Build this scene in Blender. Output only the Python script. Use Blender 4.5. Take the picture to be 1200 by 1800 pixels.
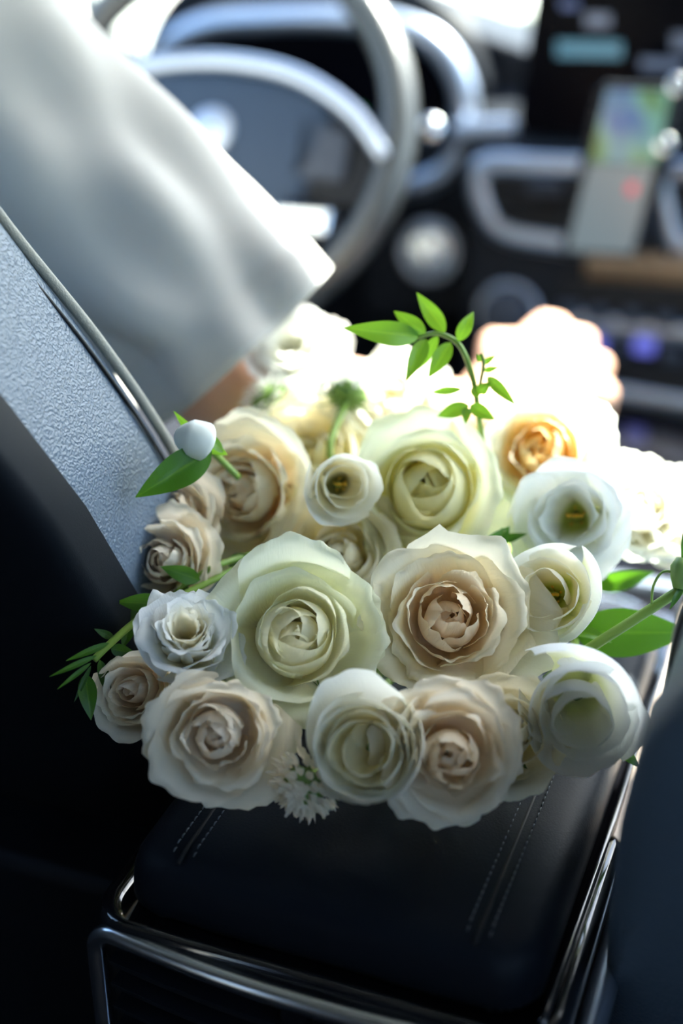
import bpy, bmesh, math, random
import numpy as np
from mathutils import Vector, Matrix

for o in list(bpy.data.objects):
    bpy.data.objects.remove(o)
SC = bpy.context.scene
COL = SC.collection
R_ = math.radians

# ------------------------------------------------------------------ camera
CAM = np.array([.195, -.475, .98]); YAW = R_(21); PIT = R_(27.5); FPX = 2500.0
cd = bpy.data.cameras.new('camera'); cam = bpy.data.objects.new('camera', cd); COL.objects.link(cam)
cam.location = CAM.tolist(); cam.rotation_euler = (R_(90) - PIT, 0, YAW)
cd.sensor_fit = 'VERTICAL'; cd.sensor_height = 36; cd.lens = 50; cd.clip_start = .02
cd.dof.use_dof = True; cd.dof.focus_distance = .745; cd.dof.aperture_fstop = 2.0
SC.camera = cam

# ------------------------------------------------------------------ world, sun, exposure
w = bpy.data.worlds.new('world'); SC.world = w; w.use_nodes = True
nt = w.node_tree; nt.nodes.clear()
sky = nt.nodes.new('ShaderNodeTexSky'); sky.sky_type = 'NISHITA'; sky.sun_disc = False
sky.sun_elevation = R_(50); sky.sun_rotation = R_(38); sky.air_density = 1.0; sky.dust_density = 2.2; sky.ozone_density = 1.0
bgn = nt.nodes.new('ShaderNodeBackground'); bgn.inputs[1].default_value = .62
wo = nt.nodes.new('ShaderNodeOutputWorld')
nt.links.new(sky.outputs[0], bgn.inputs[0]); nt.links.new(bgn.outputs[0], wo.inputs[0])
SUN_DIR = Vector((math.sin(R_(38)) * math.cos(R_(52)), math.cos(R_(38)) * math.cos(R_(52)), math.sin(R_(52))))
sl = bpy.data.lights.new('sun', 'SUN'); sl.energy = 22; sl.angle = R_(1.0); sl.color = (1, .95, .87)
so = bpy.data.objects.new('sun', sl); COL.objects.link(so); so.location = (2, 3, 4)
so.rotation_euler = (-SUN_DIR).to_track_quat('-Z', 'Y').to_euler()
vs = SC.view_settings
vs.view_transform = 'Standard'; vs.look = 'None'; vs.gamma = 1; vs.exposure = 1.08; vs.use_curve_mapping = False
SC.cycles.use_denoising = True
SC.cycles.max_bounces = 8; SC.cycles.diffuse_bounces = 7; SC.cycles.glossy_bounces = 3; SC.cycles.transparent_max_bounces = 8; SC.cycles.transmission_bounces = 8
SC.cycles.caustics_reflective = False; SC.cycles.caustics_refractive = False; SC.cycles.use_adaptive_sampling = True; SC.cycles.adaptive_threshold = .03
SC.cycles.sample_clamp_indirect = 6

# ------------------------------------------------------------------ measuring helpers
_f = np.array([-math.sin(YAW) * math.cos(PIT), math.cos(YAW) * math.cos(PIT), -math.sin(PIT)])
_r = np.array([math.cos(YAW), math.sin(YAW), 0.0]); _u = np.cross(_r, _f)
def ray(px, py): return _f + _r * (px - 600) / FPX + _u * (900 - py) / FPX
def P(px, py, d): return CAM + ray(px, py) * d            # a surveyed point: bearing and distance
def PZ(px, py, z):
    r = ray(px, py); d = (z - CAM[2]) / r[2]; return CAM + r * d, d
def PY(px, py, y):
    r = ray(px, py); d = (y - CAM[1]) / r[1]; return CAM + r * d

# ------------------------------------------------------------------ object helpers
def tag(o, label=None, cat=None, group=None, kind=None):
    for k, v in (('label', label), ('category', cat), ('group', group), ('kind', kind)):
        if v: o[k] = v
    return o
def empty(name, loc=(0, 0, 0), rot=None):
    o = bpy.data.objects.new(name, None); COL.objects.link(o)
    o.empty_display_size = .01
    if rot is not None: o.matrix_world = Matrix.Translation(Vector(loc)) @ rot.to_4x4()
    else: o.location = loc
    return o
def link(name, me, m, parent=None, smooth=True):
    o = bpy.data.objects.new(name, me); COL.objects.link(o)
    if m is not None:
        me.materials.clear(); me.materials.append(m)
    if smooth and len(me.polygons): me.polygons.foreach_set('use_smooth', [True] * len(me.polygons))
    if parent is not None:
        o.parent = parent
        if parent.get('_world'): o.matrix_parent_inverse = parent.matrix_world.inverted()
    return o
def pydata(name, v, f, m, parent=None, smooth=True):
    me = bpy.data.meshes.new(name); me.from_pydata([tuple(map(float, p)) for p in v], [], [tuple(q) for q in f]); me.update()
    return link(name, me, m, parent, smooth)
def bmobj(name, bm, m, parent=None, smooth=True):
    me = bpy.data.meshes.new(name); bm.normal_update(); bm.to_mesh(me); bm.free()
    return link(name, me, m, parent, smooth)
def rbox(name, c, s, m, parent=None, bev=.005, seg=3, rot=None, taper=None):
    bm = bmesh.new(); bmesh.ops.create_cube(bm, size=1)
    for v in bm.verts:
        v.co = Vector((v.co.x * s[0], v.co.y * s[1], v.co.z * s[2]))
        if taper and v.co.z > 0: v.co.x *= taper[0]; v.co.y *= taper[1]
    if bev: bmesh.ops.bevel(bm, geom=bm.edges[:], offset=bev, segments=seg, profile=.5, affect='EDGES')
    M = Matrix.Translation(Vector(c))
    if rot is not None: M = M @ rot.to_4x4()
    bmesh.ops.transform(bm, matrix=M, verts=bm.verts)
    o = bmobj(name, bm, m, parent, smooth=False)
    if bev:
        o.data.polygons.foreach_set('use_smooth', [True] * len(o.data.polygons))
        mod = o.modifiers.new('wn', 'WEIGHTED_NORMAL'); mod.keep_sharp = False
    return o
def tube_data(pts, rad, n=10, closed=False, cap=True, up0=(0, 0, 1), flat=1.0):
    pts = [np.array(p, float) for p in pts]; N = len(pts)
    if np.isscalar(rad): rad = [rad] * N
    V, Fc = [], []; prev = None
    for i in range(N):
        a = pts[(i - 1) % N] if (closed or i > 0) else pts[i]; b = pts[(i + 1) % N] if (closed or i < N - 1) else pts[i]
        t = b - a; t = t / (np.linalg.norm(t) + 1e-12)
        if prev is None:
            u = np.array(up0, float)
            if abs(u @ t) > .9: u = np.array([1.0, 0, 0])
        else: u = prev
        u = u - (u @ t) * t; u /= np.linalg.norm(u) + 1e-12; prev = u; s = np.cross(t, u)
        for k in range(n):
            a_ = 2 * math.pi * k / n
            V.append(pts[i] + rad[i] * (math.cos(a_) * s + math.sin(a_) * u * flat))
    for i in range(N if closed else N - 1):
        j = (i + 1) % N
        for k in range(n): Fc.append((i * n + k, i * n + (k + 1) % n, j * n + (k + 1) % n, j * n + k))
    if cap and not closed:
        Fc.append(tuple(range(n - 1, -1, -1))); Fc.append(tuple((N - 1) * n + k for k in range(n)))
    return V, Fc
def tube(name, pts, rad, m, parent=None, **k):
    V, Fc = tube_data(pts, rad, **k); return pydata(name, V, Fc, m, parent)
def spline(pts, n=24, closed=False):
    p = [np.array(q, float) for q in pts]; N = len(p); out = []
    segs = N if closed else N - 1
    per = max(2, n // segs)
    for i in range(segs):
        g = (lambda j: p[j % N]) if closed else (lambda j: p[min(max(j, 0), N - 1)])
        a, b, c, d = g(i - 1), g(i), g(i + 1), g(i + 2)
        for k in range(per):
            t = k / per
            out.append(.5 * (2 * b + (c - a) * t + (2 * a - 5 * b + 4 * c - d) * t * t + (3 * b - a - 3 * c + d) * t ** 3))
    if not closed: out.append(p[-1])
    return out
def loft(name, rings, m, parent=None, caps=True, smooth=True):
    n = len(rings[0]); V = [q for r in rings for q in r]; Fc = []
    for i in range(len(rings) - 1):
        for k in range(n): Fc.append((i * n + k, i * n + (k + 1) % n, (i + 1) * n + (k + 1) % n, (i + 1) * n + k))
    if caps: Fc.append(tuple(range(n - 1, -1, -1))); Fc.append(tuple((len(rings) - 1) * n + k for k in range(n)))
    return pydata(name, V, Fc, m, parent, smooth)
def prism(name, poly, d0, d1, frame, m, parent=None, bev=0, smooth=False):
    """poly: 2-D outline in the frame's x/z, extruded along the frame's y."""
    n = len(poly); V = [frame @ Vector((x, d, z)) for d in (d0, d1) for x, z in poly]
    Fc = [tuple(range(n)), tuple(range(2 * n - 1, n - 1, -1))] + [(k, n + k, n + (k + 1) % n, (k + 1) % n) for k in range(n)]
    o = pydata(name, V, Fc, m, parent, smooth)
    if bev:
        md = o.modifiers.new('b', 'BEVEL'); md.width = bev; md.segments = 3; md.limit_method = 'ANGLE'
        o.data.polygons.foreach_set('use_smooth', [True] * len(o.data.polygons)); o.modifiers.new('wn', 'WEIGHTED_NORMAL')
    return o
def disc_knob(name, c, axis, r, h, m, parent=None, n=40, dome=.15):
    ax = Vector(axis).normalized(); q = ax.to_track_quat('Z', 'Y').to_matrix()
    prof = [(r, 0), (r, h * .75), (r * .95, h * .95), (r * .85, h), (r * .4, h * (1 + dome)), (.0001, h * (1 + dome * 1.2))]
    rings = [[Vector(c) + q @ Vector((pr * math.cos(2 * math.pi * k / n), pr * math.sin(2 * math.pi * k / n), z)) for k in range(n)] for pr, z in prof]
    return loft(name, rings, m, parent)
def ring(name, c, axis, R, r, m, parent=None, n=48, k=10):
    ax = Vector(axis).normalized(); q = ax.to_track_quat('Z', 'Y').to_matrix()
    pts = [np.array(Vector(c) + q @ Vector((R * math.cos(2 * math.pi * i / n), R * math.sin(2 * math.pi * i / n), 0))) for i in range(n)]
    return tube(name, pts, r, m, parent, n=k, closed=True, up0=tuple(ax))

# ------------------------------------------------------------------ materials
def new_mat(name):
    m = bpy.data.materials.new(name); m.use_nodes = True; return m, m.node_tree, m.node_tree.nodes['Principled BSDF']
def mat(name, col, rough=.5, metal=0, spec=.5, coat=0, bump=None, vary=0, emit=None):
    m, t, b = new_mat(name)
    b.inputs['Base Color'].default_value = (*col, 1); b.inputs['Roughness'].default_value = rough
    b.inputs['Metallic'].default_value = metal; b.inputs['Specular IOR Level'].default_value = spec
    b.inputs['Coat Weight'].default_value = coat; b.inputs['Coat Roughness'].default_value = .05
    tc = t.nodes.new('ShaderNodeTexCoord')
    if bump:
        kind, sc, st = bump
        if kind == 'leather':
            v = t.nodes.new('ShaderNodeTexVoronoi'); v.feature = 'SMOOTH_F1'; v.inputs['Scale'].default_value = sc
            n2 = t.nodes.new('ShaderNodeTexNoise'); n2.inputs['Scale'].default_value = sc * .35; n2.inputs['Detail'].default_value = 3
            mx = t.nodes.new('ShaderNodeVectorMath'); mx.operation = 'MULTIPLY_ADD'
            mx.inputs[1].default_value = (.003, .003, .003)
            t.links.new(tc.outputs['Object'], n2.inputs['Vector']); t.links.new(n2.outputs['Color'], mx.inputs[0]); t.links.new(tc.outputs['Object'], mx.inputs[2])
            t.links.new(mx.outputs[0], v.inputs['Vector']); h = v.outputs['Distance']
        else:
            v = t.nodes.new('ShaderNodeTexNoise'); v.inputs['Scale'].default_value = sc; v.inputs['Detail'].default_value = 4
            t.links.new(tc.outputs['Object'], v.inputs['Vector']); h = v.outputs['Fac']
        bp = t.nodes.new('ShaderNodeBump'); bp.inputs['Strength'].default_value = st; bp.inputs['Distance'].default_value = .002
        t.links.new(h, bp.inputs['Height']); t.links.new(bp.outputs[0], b.inputs['Normal'])
    if vary:
        n = t.nodes.new('ShaderNodeTexNoise'); n.inputs['Scale'].default_value = 9; n.inputs['Detail'].default_value = 3
        t.links.new(tc.outputs['Object'], n.inputs['Vector'])
        mx = t.nodes.new('ShaderNodeMix'); mx.data_type = 'RGBA'
        mx.inputs[6].default_value = (*[c * (1 - vary) for c in col], 1); mx.inputs[7].default_value = (*[min(1, c * (1 + vary)) for c in col], 1)
        t.links.new(n.outputs['Fac'], mx.inputs[0]); t.links.new(mx.outputs[2], b.inputs['Base Color'])
    if emit:
        b.inputs['Emission Color'].default_value = (*emit[0], 1); b.inputs['Emission Strength'].default_value = emit[1]
    return m
def petal_mat():
    m, t, b = new_mat('petal')
    at = t.nodes.new('ShaderNodeAttribute'); at.attribute_name = 'Col'
    uv = t.nodes.new('ShaderNodeUVMap'); mp = t.nodes.new('ShaderNodeMapping'); mp.inputs['Scale'].default_value = (26, 3, 1)
    n = t.nodes.new('ShaderNodeTexNoise'); n.inputs['Scale'].default_value = 2.2; n.inputs['Detail'].default_value = 3
    t.links.new(uv.outputs[0], mp.inputs['Vector']); t.links.new(mp.outputs[0], n.inputs['Vector'])
    bp = t.nodes.new('ShaderNodeBump'); bp.inputs['Strength'].default_value = .22; bp.inputs['Distance'].default_value = .0012
    t.links.new(n.outputs['Fac'], bp.inputs['Height'])
    t.links.new(at.outputs['Color'], b.inputs['Base Color']); b.inputs['Roughness'].default_value = .55
    b.inputs['Specular IOR Level'].default_value = .12
    t.links.new(bp.outputs[0], b.inputs['Normal'])
    tr = t.nodes.new('ShaderNodeBsdfTranslucent'); t.links.new(at.outputs['Color'], tr.inputs['Color']); t.links.new(bp.outputs[0], tr.inputs['Normal'])
    mx = t.nodes.new('ShaderNodeMixShader'); mx.inputs[0].default_value = .44
    t.links.new(b.outputs[0], mx.inputs[1]); t.links.new(tr.outputs[0], mx.inputs[2])
    t.links.new(mx.outputs[0], t.nodes['Material Output'].inputs['Surface'])
    return m
def leaf_mat(name, col, tcol, trans=.35):
    m, t, b = new_mat(name)
    uv = t.nodes.new('ShaderNodeUVMap'); sp = t.nodes.new('ShaderNodeSeparateXYZ'); t.links.new(uv.outputs[0], sp.inputs[0])
    ab = t.nodes.new('ShaderNodeMath'); ab.operation = 'SUBTRACT'; ab.inputs[1].default_value = .5; t.links.new(sp.outputs[0], ab.inputs[0])
    a2 = t.nodes.new('ShaderNodeMath'); a2.operation = 'ABSOLUTE'; t.links.new(ab.outputs[0], a2.inputs[0])
    cr = t.nodes.new('ShaderNodeValToRGB'); cr.color_ramp.elements[0].position = .015; cr.color_ramp.elements[1].position = .05
    cr.color_ramp.elements[0].color = (min(1, col[0] * 2.6), min(1, col[1] * 1.7), col[2] * 1.6, 1); cr.color_ramp.elements[1].color = (*col, 1)
    t.links.new(a2.outputs[0], cr.inputs[0])
    n = t.nodes.new('ShaderNodeTexNoise'); n.inputs['Scale'].default_value = 7
    mp = t.nodes.new('ShaderNodeMapping'); mp.inputs['Scale'].default_value = (1, 4, 1); t.links.new(uv.outputs[0], mp.inputs['Vector']); t.links.new(mp.outputs[0], n.inputs['Vector'])
    bp = t.nodes.new('ShaderNodeBump'); bp.inputs['Strength'].default_value = .25; bp.inputs['Distance'].default_value = .001; t.links.new(n.outputs['Fac'], bp.inputs['Height'])
    t.links.new(cr.outputs[0], b.inputs['Base Color']); t.links.new(bp.outputs[0], b.inputs['Normal']); b.inputs['Roughness'].default_value = .38
    tr = t.nodes.new('ShaderNodeBsdfTranslucent'); tr.inputs['Color'].default_value = (*tcol, 1)
    mx = t.nodes.new('ShaderNodeMixShader'); mx.inputs[0].default_value = trans
    t.links.new(b.outputs[0], mx.inputs[1]); t.links.new(tr.outputs[0], mx.inputs[2]); t.links.new(mx.outputs[0], t.nodes['Material Output'].inputs['Surface'])
    return m
def glass_mat():
    m, t, b = new_mat('window_glass'); t.nodes.remove(b)
    tr = t.nodes.new('ShaderNodeBsdfTransparent'); tr.inputs[0].default_value = (.93, .97, .95, 1)
    gl = t.nodes.new('ShaderNodeBsdfGlossy'); gl.inputs['Roughness'].default_value = .02
    mx = t.nodes.new('ShaderNodeMixShader'); mx.inputs[0].default_value = .05
    t.links.new(tr.outputs[0], mx.inputs[1]); t.links.new(gl.outputs[0], mx.inputs[2]); t.links.new(mx.outputs[0], t.nodes['Material Output'].inputs['Surface'])
    return m
def cloth_mat(name, col):
    m, t, b = new_mat(name)
    b.inputs['Base Color'].default_value = (*col, 1); b.inputs['Roughness'].default_value = .9; b.inputs['Specular IOR Level'].default_value = .1
    tc = t.nodes.new('ShaderNodeTexCoord'); n = t.nodes.new('ShaderNodeTexNoise'); n.inputs['Scale'].default_value = 900; n.inputs['Detail'].default_value = 2
    t.links.new(tc.outputs['Object'], n.inputs['Vector']); bp = t.nodes.new('ShaderNodeBump'); bp.inputs['Strength'].default_value = .2; bp.inputs['Distance'].default_value = .001
    t.links.new(n.outputs['Fac'], bp.inputs['Height']); t.links.new(bp.outputs[0], b.inputs['Normal'])
    tr = t.nodes.new('ShaderNodeBsdfTranslucent'); tr.inputs['Color'].default_value = (*col, 1)
    mx = t.nodes.new('ShaderNodeMixShader'); mx.inputs[0].default_value = .25
    t.links.new(b.outputs[0], mx.inputs[1]); t.links.new(tr.outputs[0], mx.inputs[2]); t.links.new(mx.outputs[0], t.nodes['Material Output'].inputs['Surface'])
    return m
M = dict(
    petal=petal_mat(),
    leaf=leaf_mat('leaf_green', (.045, .15, .012), (.16, .42, .02), .35),
    leaf_bright=leaf_mat('leaf_bright', (.075, .20, .012), (.25, .50, .03), .45),
    leaf_dark=leaf_mat('leaf_dark', (.035, .11, .018), (.09, .26, .02), .3),
    stem=mat('stem_green', (.20, .33, .05), .45), sepal=mat('sepal_green', (.16, .27, .06), .5),
    stamen=mat('stamen', (.75, .42, .03), .6), pistil=mat('pistil', (.28, .36, .04), .5),
    leather=mat('seat_leather', (.10, .138, .19), .40, spec=.6, bump=('leather', 640, .42)),
    leather2=mat('lid_leather', (.005, .007, .011), .52, spec=.12, bump=('leather', 900, .08)),
    piping=mat('piping', (.30, .29, .25), .6, bump=('noise', 900, .4)), thread=mat('thread', (.09, .105, .12), .7),
    black=mat('black_plastic', (.006, .008, .012), .5, spec=.2, bump=('noise', 1500, .1)),
    dash=mat('dash_plastic', (.008, .011, .017), .55, spec=.2, bump=('noise', 1200, .15)),
    gloss=mat('piano_black', (.006, .006, .008), .06, coat=1), void=mat('black_void', (.003, .003, .004), .7),
    chrome=mat('satin_chrome', (.62, .66, .72), .22, metal=1), silver=mat('satin_silver', (.36, .41, .50), .35, metal=.85),
    bluegrey=mat('wheel_pad', (.022, .040, .072), .5, spec=.25), wood=mat('wood_trim', (.22, .14, .075), .3, vary=.3, coat=.5),
    rim=mat('wheel_leather', (.03, .034, .036), .3, spec=.7, bump=('leather', 500, .2)),
    shirt=cloth_mat('shirt_cloth', (.62, .60, .565)), trousers=cloth_mat('trouser_cloth', (.02, .022, .03)),
    skin=mat('skin', (.62, .36, .25), .5, vary=.06), headliner=mat('headliner', (.18, .18, .18), .9, bump=('noise', 700, .2)),
    doorm=mat('door_trim', (.03, .034, .042), .6), carpet=mat('carpet', (.012, .012, .014), .95, bump=('noise', 900, .6)),
    paint=mat('car_paint', (.075, .09, .062), .7, spec=.15), ground=mat('ground_concrete', (.42, .43, .38), .9, vary=.15, bump=('noise', 8, .3)),
    screen=mat('dark_screen', (.0015, .0015, .003), .25, spec=.03), sun_beige=mat('painted_sunlight', (.62, .50, .42), .38, metal=.4), glass=glass_mat(), blue_btn=mat('blue_button', (.05, .06, .3), .4, emit=((.2, .22, .9), .35)),
    grey_btn=mat('grey_button', (.045, .055, .075), .45, spec=.2),
)
# ------------------------------------------------------------------ the car's shell and the ground outside
def struct(o, label=None): return tag(o, label, None, None, 'structure')
def quad(name, pts, m, th=.02, n=None):
    pts = [Vector(p) for p in pts]; nn = (pts[1] - pts[0]).cross(pts[2] - pts[0]).normalized() * th
    V = pts + [p + nn for p in pts]; k = len(pts)
    Fc = [tuple(range(k - 1, -1, -1)), tuple(range(k, 2 * k))] + [(i, (i + 1) % k, k + (i + 1) % k, k + i) for i in range(k)]
    return pydata(name, V, Fc, m, smooth=False)
struct(quad('ground', [(-40, -40, -.45), (40, -40, -.45), (40, 40, -.45), (-40, 40, -.45)], M['ground'], -.1), 'pale ground outside the car')
struct(quad('floor', [(-.74, -1.6, .0), (.74, -1.6, .0), (.74, 1.35, .0), (-.74, 1.35, .0)], M['carpet'], -.03), 'black carpeted car floor')
ROOF_Y = .66  # front edge of the unseen roof, placed to set the sun's shadow line
struct(quad('ceiling', [(-.62, -1.6, 1.24), (.62, -1.6, 1.24), (.62, ROOF_Y, 1.22), (-.62, ROOF_Y, 1.22)], M['headliner'], .04), 'grey car headliner')
struct(quad('wall_back', [(-.74, -1.6, 0), (.74, -1.6, 0), (.62, -1.6, 1.24), (-.62, -1.6, 1.24)], M['doorm'], .03), 'unseen cabin rear, closed to keep light out')  # unseen rear made solid so no light comes from behind
for s, nm in ((-1, 'left'), (1, 'right')):
    if s < 0:
        struct(quad('wall_' + nm, [(s * .74, -1.6, 0), (s * .74, -.22, 0), (s * .74, -.22, .82), (s * .62, -.22, 1.24), (s * .62, -1.6, 1.24), (s * .74, -1.6, .82)], M['doorm'], s * .03), 'unseen rear side of the cabin, closed to keep light out')  # left rear window closed off, out of view, to keep this side dark
    else:
        struct(quad('wall_' + nm, [(.74, -1.6, 0), (.74, -.22, 0), (.74, -.22, .80), (.74, -1.6, .80)], M['doorm'], .03), 'dark rear door panel')
        struct(quad('window_4', [(.74, -1.15, .80), (.74, -.32, .80), (.63, -.32, 1.22), (.63, -1.15, 1.22)], M['glass'], .004), 'unseen rear side window glass, opened for light on the bouquet')  # unseen window added on the right only, to brighten the blooms
        struct(quad('trim_5', [(.74, -.32, .80), (.74, -.22, .80), (.63, -.22, 1.22), (.63, -.32, 1.22)], M['doorm'], .03), 'dark door pillar')
        struct(quad('trim_6', [(.74, -1.6, .80), (.74, -1.15, .80), (.63, -1.15, 1.22), (.63, -1.6, 1.22)], M['doorm'], .03), 'dark rear quarter panel')
    struct(quad('door_%d' % (1 if s < 0 else 2), [(s * .74, -.22, 0), (s * .74, 1.36, 0), (s * .74, 1.36, .60), (s * .74, 1.30, .63), (s * .74, 1.19, .675), (s * .74, 1.10, .755), (s * .74, 1.0, .785), (s * .74, -.22, .80)], M['doorm'], s * .05), 'dark front door panel')
    struct(quad('window_%d' % (2 if s < 0 else 3), [(s * .74, -.22, .80), (s * .74, 1.0, .785), (s * .74, 1.10, .755), (s * .74, 1.19, .675), (s * .74, 1.36, .60), (s * .64, .70, 1.22), (s * .63, -.22, 1.22)], M['glass'], s * .004), 'front side window glass')
    o = tube('trim_%d' % (1 if s < 0 else 2), spline([(s * .63, .64, 1.23), (s * .68, 1.02, 1.02), (s * .745, 1.44, .70)], 16), .032, M['doorm'], n=12); struct(o, 'dark windscreen pillar')
    o = tube('trim_%d' % (3 if s < 0 else 4), [(s * .63, -1.6, 1.23), (s * .63, .64, 1.23)], .03, M['headliner'], n=10); struct(o, 'roof rail')
struct(quad('window_1', [(-.62, ROOF_Y, 1.22), (.62, ROOF_Y, 1.22), (.73, 1.46, .68), (-.73, 1.46, .68)], M['glass'], .005), 'windscreen glass')
hb = quad('wall_front', [(-.74, 1.36, 0), (.74, 1.36, 0), (.74, 1.36, .63), (-.74, 1.36, .63)], M['doorm'], .03); struct(hb, 'bulkhead behind the dashboard')
hood = empty('car_hood', (0, 1.45, .61)); tag(hood, 'pale painted car bonnet beyond the windscreen', 'car hood')
V = []; Fc = []
for j in range(9):
    for i in range(17):
        x = -0.78 + 1.56 * i / 16; y = 1.44 + 1.0 * j / 8
        V.append((x, y - 1.45, .05 - .10 * (j / 8) ** 2 - .12 * abs(x / .78) ** 4))
for j in range(8):
    for i in range(16): Fc.append((j * 17 + i, j * 17 + i + 1, j * 17 + i + 18, j * 17 + i + 17))
hp = pydata('bonnet_panel', V, Fc, M['paint'], hood); md = hp.modifiers.new('s', 'SOLIDIFY'); md.thickness = .02
# ------------------------------------------------------------------ front seats
XIN = [.135, .135, .136, .14, .15, .163, .187, .223, .245, .262, .280, .31, .36]
XINP = [.130, .130, .131, .1325, .136, .143, .170, .21, .24, .262, .280, .31, .36]
def seat(name, cx, sgn, dy, label, xin, shm='black'):
    """sgn +1: inner edge towards +x."""
    root = empty(name, (cx, .1 + dy, .0)); root['_world'] = 1; bpy.context.view_layer.update()
    tag(root, label, 'car seat', 'front seats')
    zs = [.30, .36, .42, .50, .58, .645, .71, .783, .85, .92, .98, 1.02, 1.035]
    rings, seam, shell = [], [], []
    for z, xi in zip(zs, xin):
        hw = .40 - xi; yf = .182 - .377 * (z - .645) + dy; th = .135 if z < .9 else .135 - (z - .9) * .5
        rg = []; n = 48; sh = []
        for k in range(n):
            a = 2 * math.pi * k / n; c, s_ = math.cos(a), math.sin(a)
            ex = .13
            x = math.copysign(abs(c) ** ex, c) * hw; y = math.copysign(abs(s_) ** ex, s_) * th / 2
            dish = -.035 * math.cos(min(1, abs(x) / hw) * math.pi / 2) if s_ > .3 else 0
            rg.append((cx + x, yf - th / 2 + y + dish, z))
        for k in range(25):
            a = math.pi + math.pi * k / 24; c, s_ = math.cos(a), math.sin(a)
            sh.append((cx + math.copysign(abs(c) ** .30, c) * (hw + .0025), yf - th * .72 + math.copysign(abs(s_) ** .30, s_) * (th * .28 + .004), z))
        rings.append(rg); shell.append(sh)
        seam.append((cx + sgn * (hw - .001), yf - .004, z))
    rings.append([(cx + (p[0] - cx) * .6, p[1], 1.04) for p in rings[-1]])
    b = loft('backrest', rings, M['leather'], root); md = b.modifiers.new('s', 'SUBSURF'); md.levels = md.render_levels = 1
    V = [q for r in shell for q in r]; m_ = 25
    pydata('back_shell', V, [(i * m_ + k, i * m_ + k + 1, (i + 1) * m_ + k + 1, (i + 1) * m_ + k) for i in range(len(shell) - 1) for k in range(m_ - 1)], M[shm], root)  # black on the driver's seat paints in the shade of its rear face

    sp = spline(seam[:-2], 80)
    tube('piping', sp, .0031, M['piping'], root, n=8)
    sp2 = [q + np.array([sgn * .0006, -.011, -.002]) for q in sp]
    tube('seam', sp2, .0011, M['void'], root, n=6)
    rbox('cushion', (cx, .42 + dy, .33), (.49, .52, .16), M['leather'], root, bev=.05, seg=5)
    rbox('seat_base', (cx, .39 + dy, .20), (.512, .60, .36), M['black'], root, bev=.01)  # oversized black box covers the cushion's sides, standing in for their shade
    rbox('headrest', (cx, .0 + dy, 1.13), (.26, .10, .15), M['leather'], root, bev=.04, seg=5)
    for s in (-1, 1): tube('headrest_post', [(cx + s * .06, .005 + dy, 1.0), (cx + s * .06, .0 + dy, 1.10)], .006, M['chrome'], root)
    return root
seat('driver_seat', -.40, 1, 0, 'blue grey leather driver seat with pale piping beside the bouquet', XIN)
seat('passenger_seat', .40, -1, -.07, 'dark leather passenger seat at the edge beside the armrest', XINP, 'leather')

# ------------------------------------------------------------------ centre console with padded armrest lid and rear vent
con = empty('center_console', (0, .2, 0)); con['_world'] = 1; bpy.context.view_layer.update()
tag(con, 'black centre console with padded leather armrest and chrome framed rear vent', 'car console')
rbox('body', (0, .195, .225), (.236, .39, .45), M['black'], con, bev=.012)
# glossy surround that the lid closes into
def rrect(x0, x1, y0, y1, r, n=8):
    pts = []
    for cx_, cy_, a0 in ((x1 - r, y1 - r, 0), (x0 + r, y1 - r, 90), (x0 + r, y0 + r, 180), (x1 - r, y0 + r, 270)):
        for k in range(n + 1):
            a = R_(a0 + 90 * k / n); pts.append((cx_ + r * math.cos(a), cy_ + r * math.sin(a)))
    return pts
def stack(name, spec, m, parent):
    rings = []
    for z, x0, x1, y0, y1, r in spec: rings.append([(x, y, z) for x, y in rrect(x0, x1, y0, y1, r)])
    return loft(name, rings, m, parent)
stack('gloss_surround', [(.450, -.122, .122, -.010, .39, .02), (.455, -.124, .124, -.014, .39, .022), (.464, -.122, .122, -.013, .388, .022), (.468, -.118, .118, -.010, .385, .02), (.462, -.112, .112, -.008, .38, .02)], M['gloss'], con)
lid = stack('armrest_lid', [(.455, -.107, .107, -.002, .335, .022), (.470, -.109, .109, -.003, .336, .024), (.485, -.109, .109, -.002, .336, .026), (.494, -.105, .105, .002, .332, .026), (.4985, -.098, .098, .009, .325, .024),
                            (.501, -.085, .085, .022, .312, .02), (.503, -.05, .05, .06, .28, .015), (.5035, -.01, .01, .1, .22, .005)], M['leather2'], con)
md = lid.modifiers.new('s', 'SUBSURF'); md.levels = md.render_levels = 1
def lidz(x, y): return .5018
for sx in (1, -1):
    xs = .0765 * sx
    tube('seam', [(xs, y, lidz(xs, y) - .0012 - max(0, .012 - y) * .35 - (0.004 if y < .0 else 0)) for y in np.linspace(.006, .32, 30)], .0011, M['void'], con, n=6)
    V, Fc = [], []
    for off in (-.0055, .0055):
        for i in range(66):
            y = .012 + i * .0047; z = .5017 - max(0, .016 - y) * .4
            v, f = tube_data([(xs + off, y, z - .0004), (xs + off, y + .0016, z + .0002), (xs + off, y + .0034, z - .0004)], [.0003, .00045, .0003], n=5)
            b0 = len(V); V += v; Fc += [tuple(q + b0 for q in g) for g in f]
    st = pydata('stitching', V, Fc, M['thread'], con); st['kind'] = 'stuff'
# bright edge strip along the lid and the satin rail outside it
tube('edge_strip', spline([(.1115, .0, .4655), (.1135, .12, .4665), (.1145, .33, .4665)], 16), .0022, M['gloss'], con, n=8)
tube('side_rail', spline([(.130, -.01, .436), (.131, .15, .452), (.132, .40, .455), (.13, .72, .45)], 24), .0075, M['silver'], con, n=12)
prism('sunlit_band', [(.115, .14), (.127, .13), (.128, .40), (.114, .40)], .462, .4685, Matrix(((1, 0, 0, 0), (0, 0, 1, 0), (0, 1, 0, 0), (0, 0, 0, 1))), M['sun_beige'], con, bev=.002)  # invented beige band; its colour stands in for sunlight on dark trim
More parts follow.
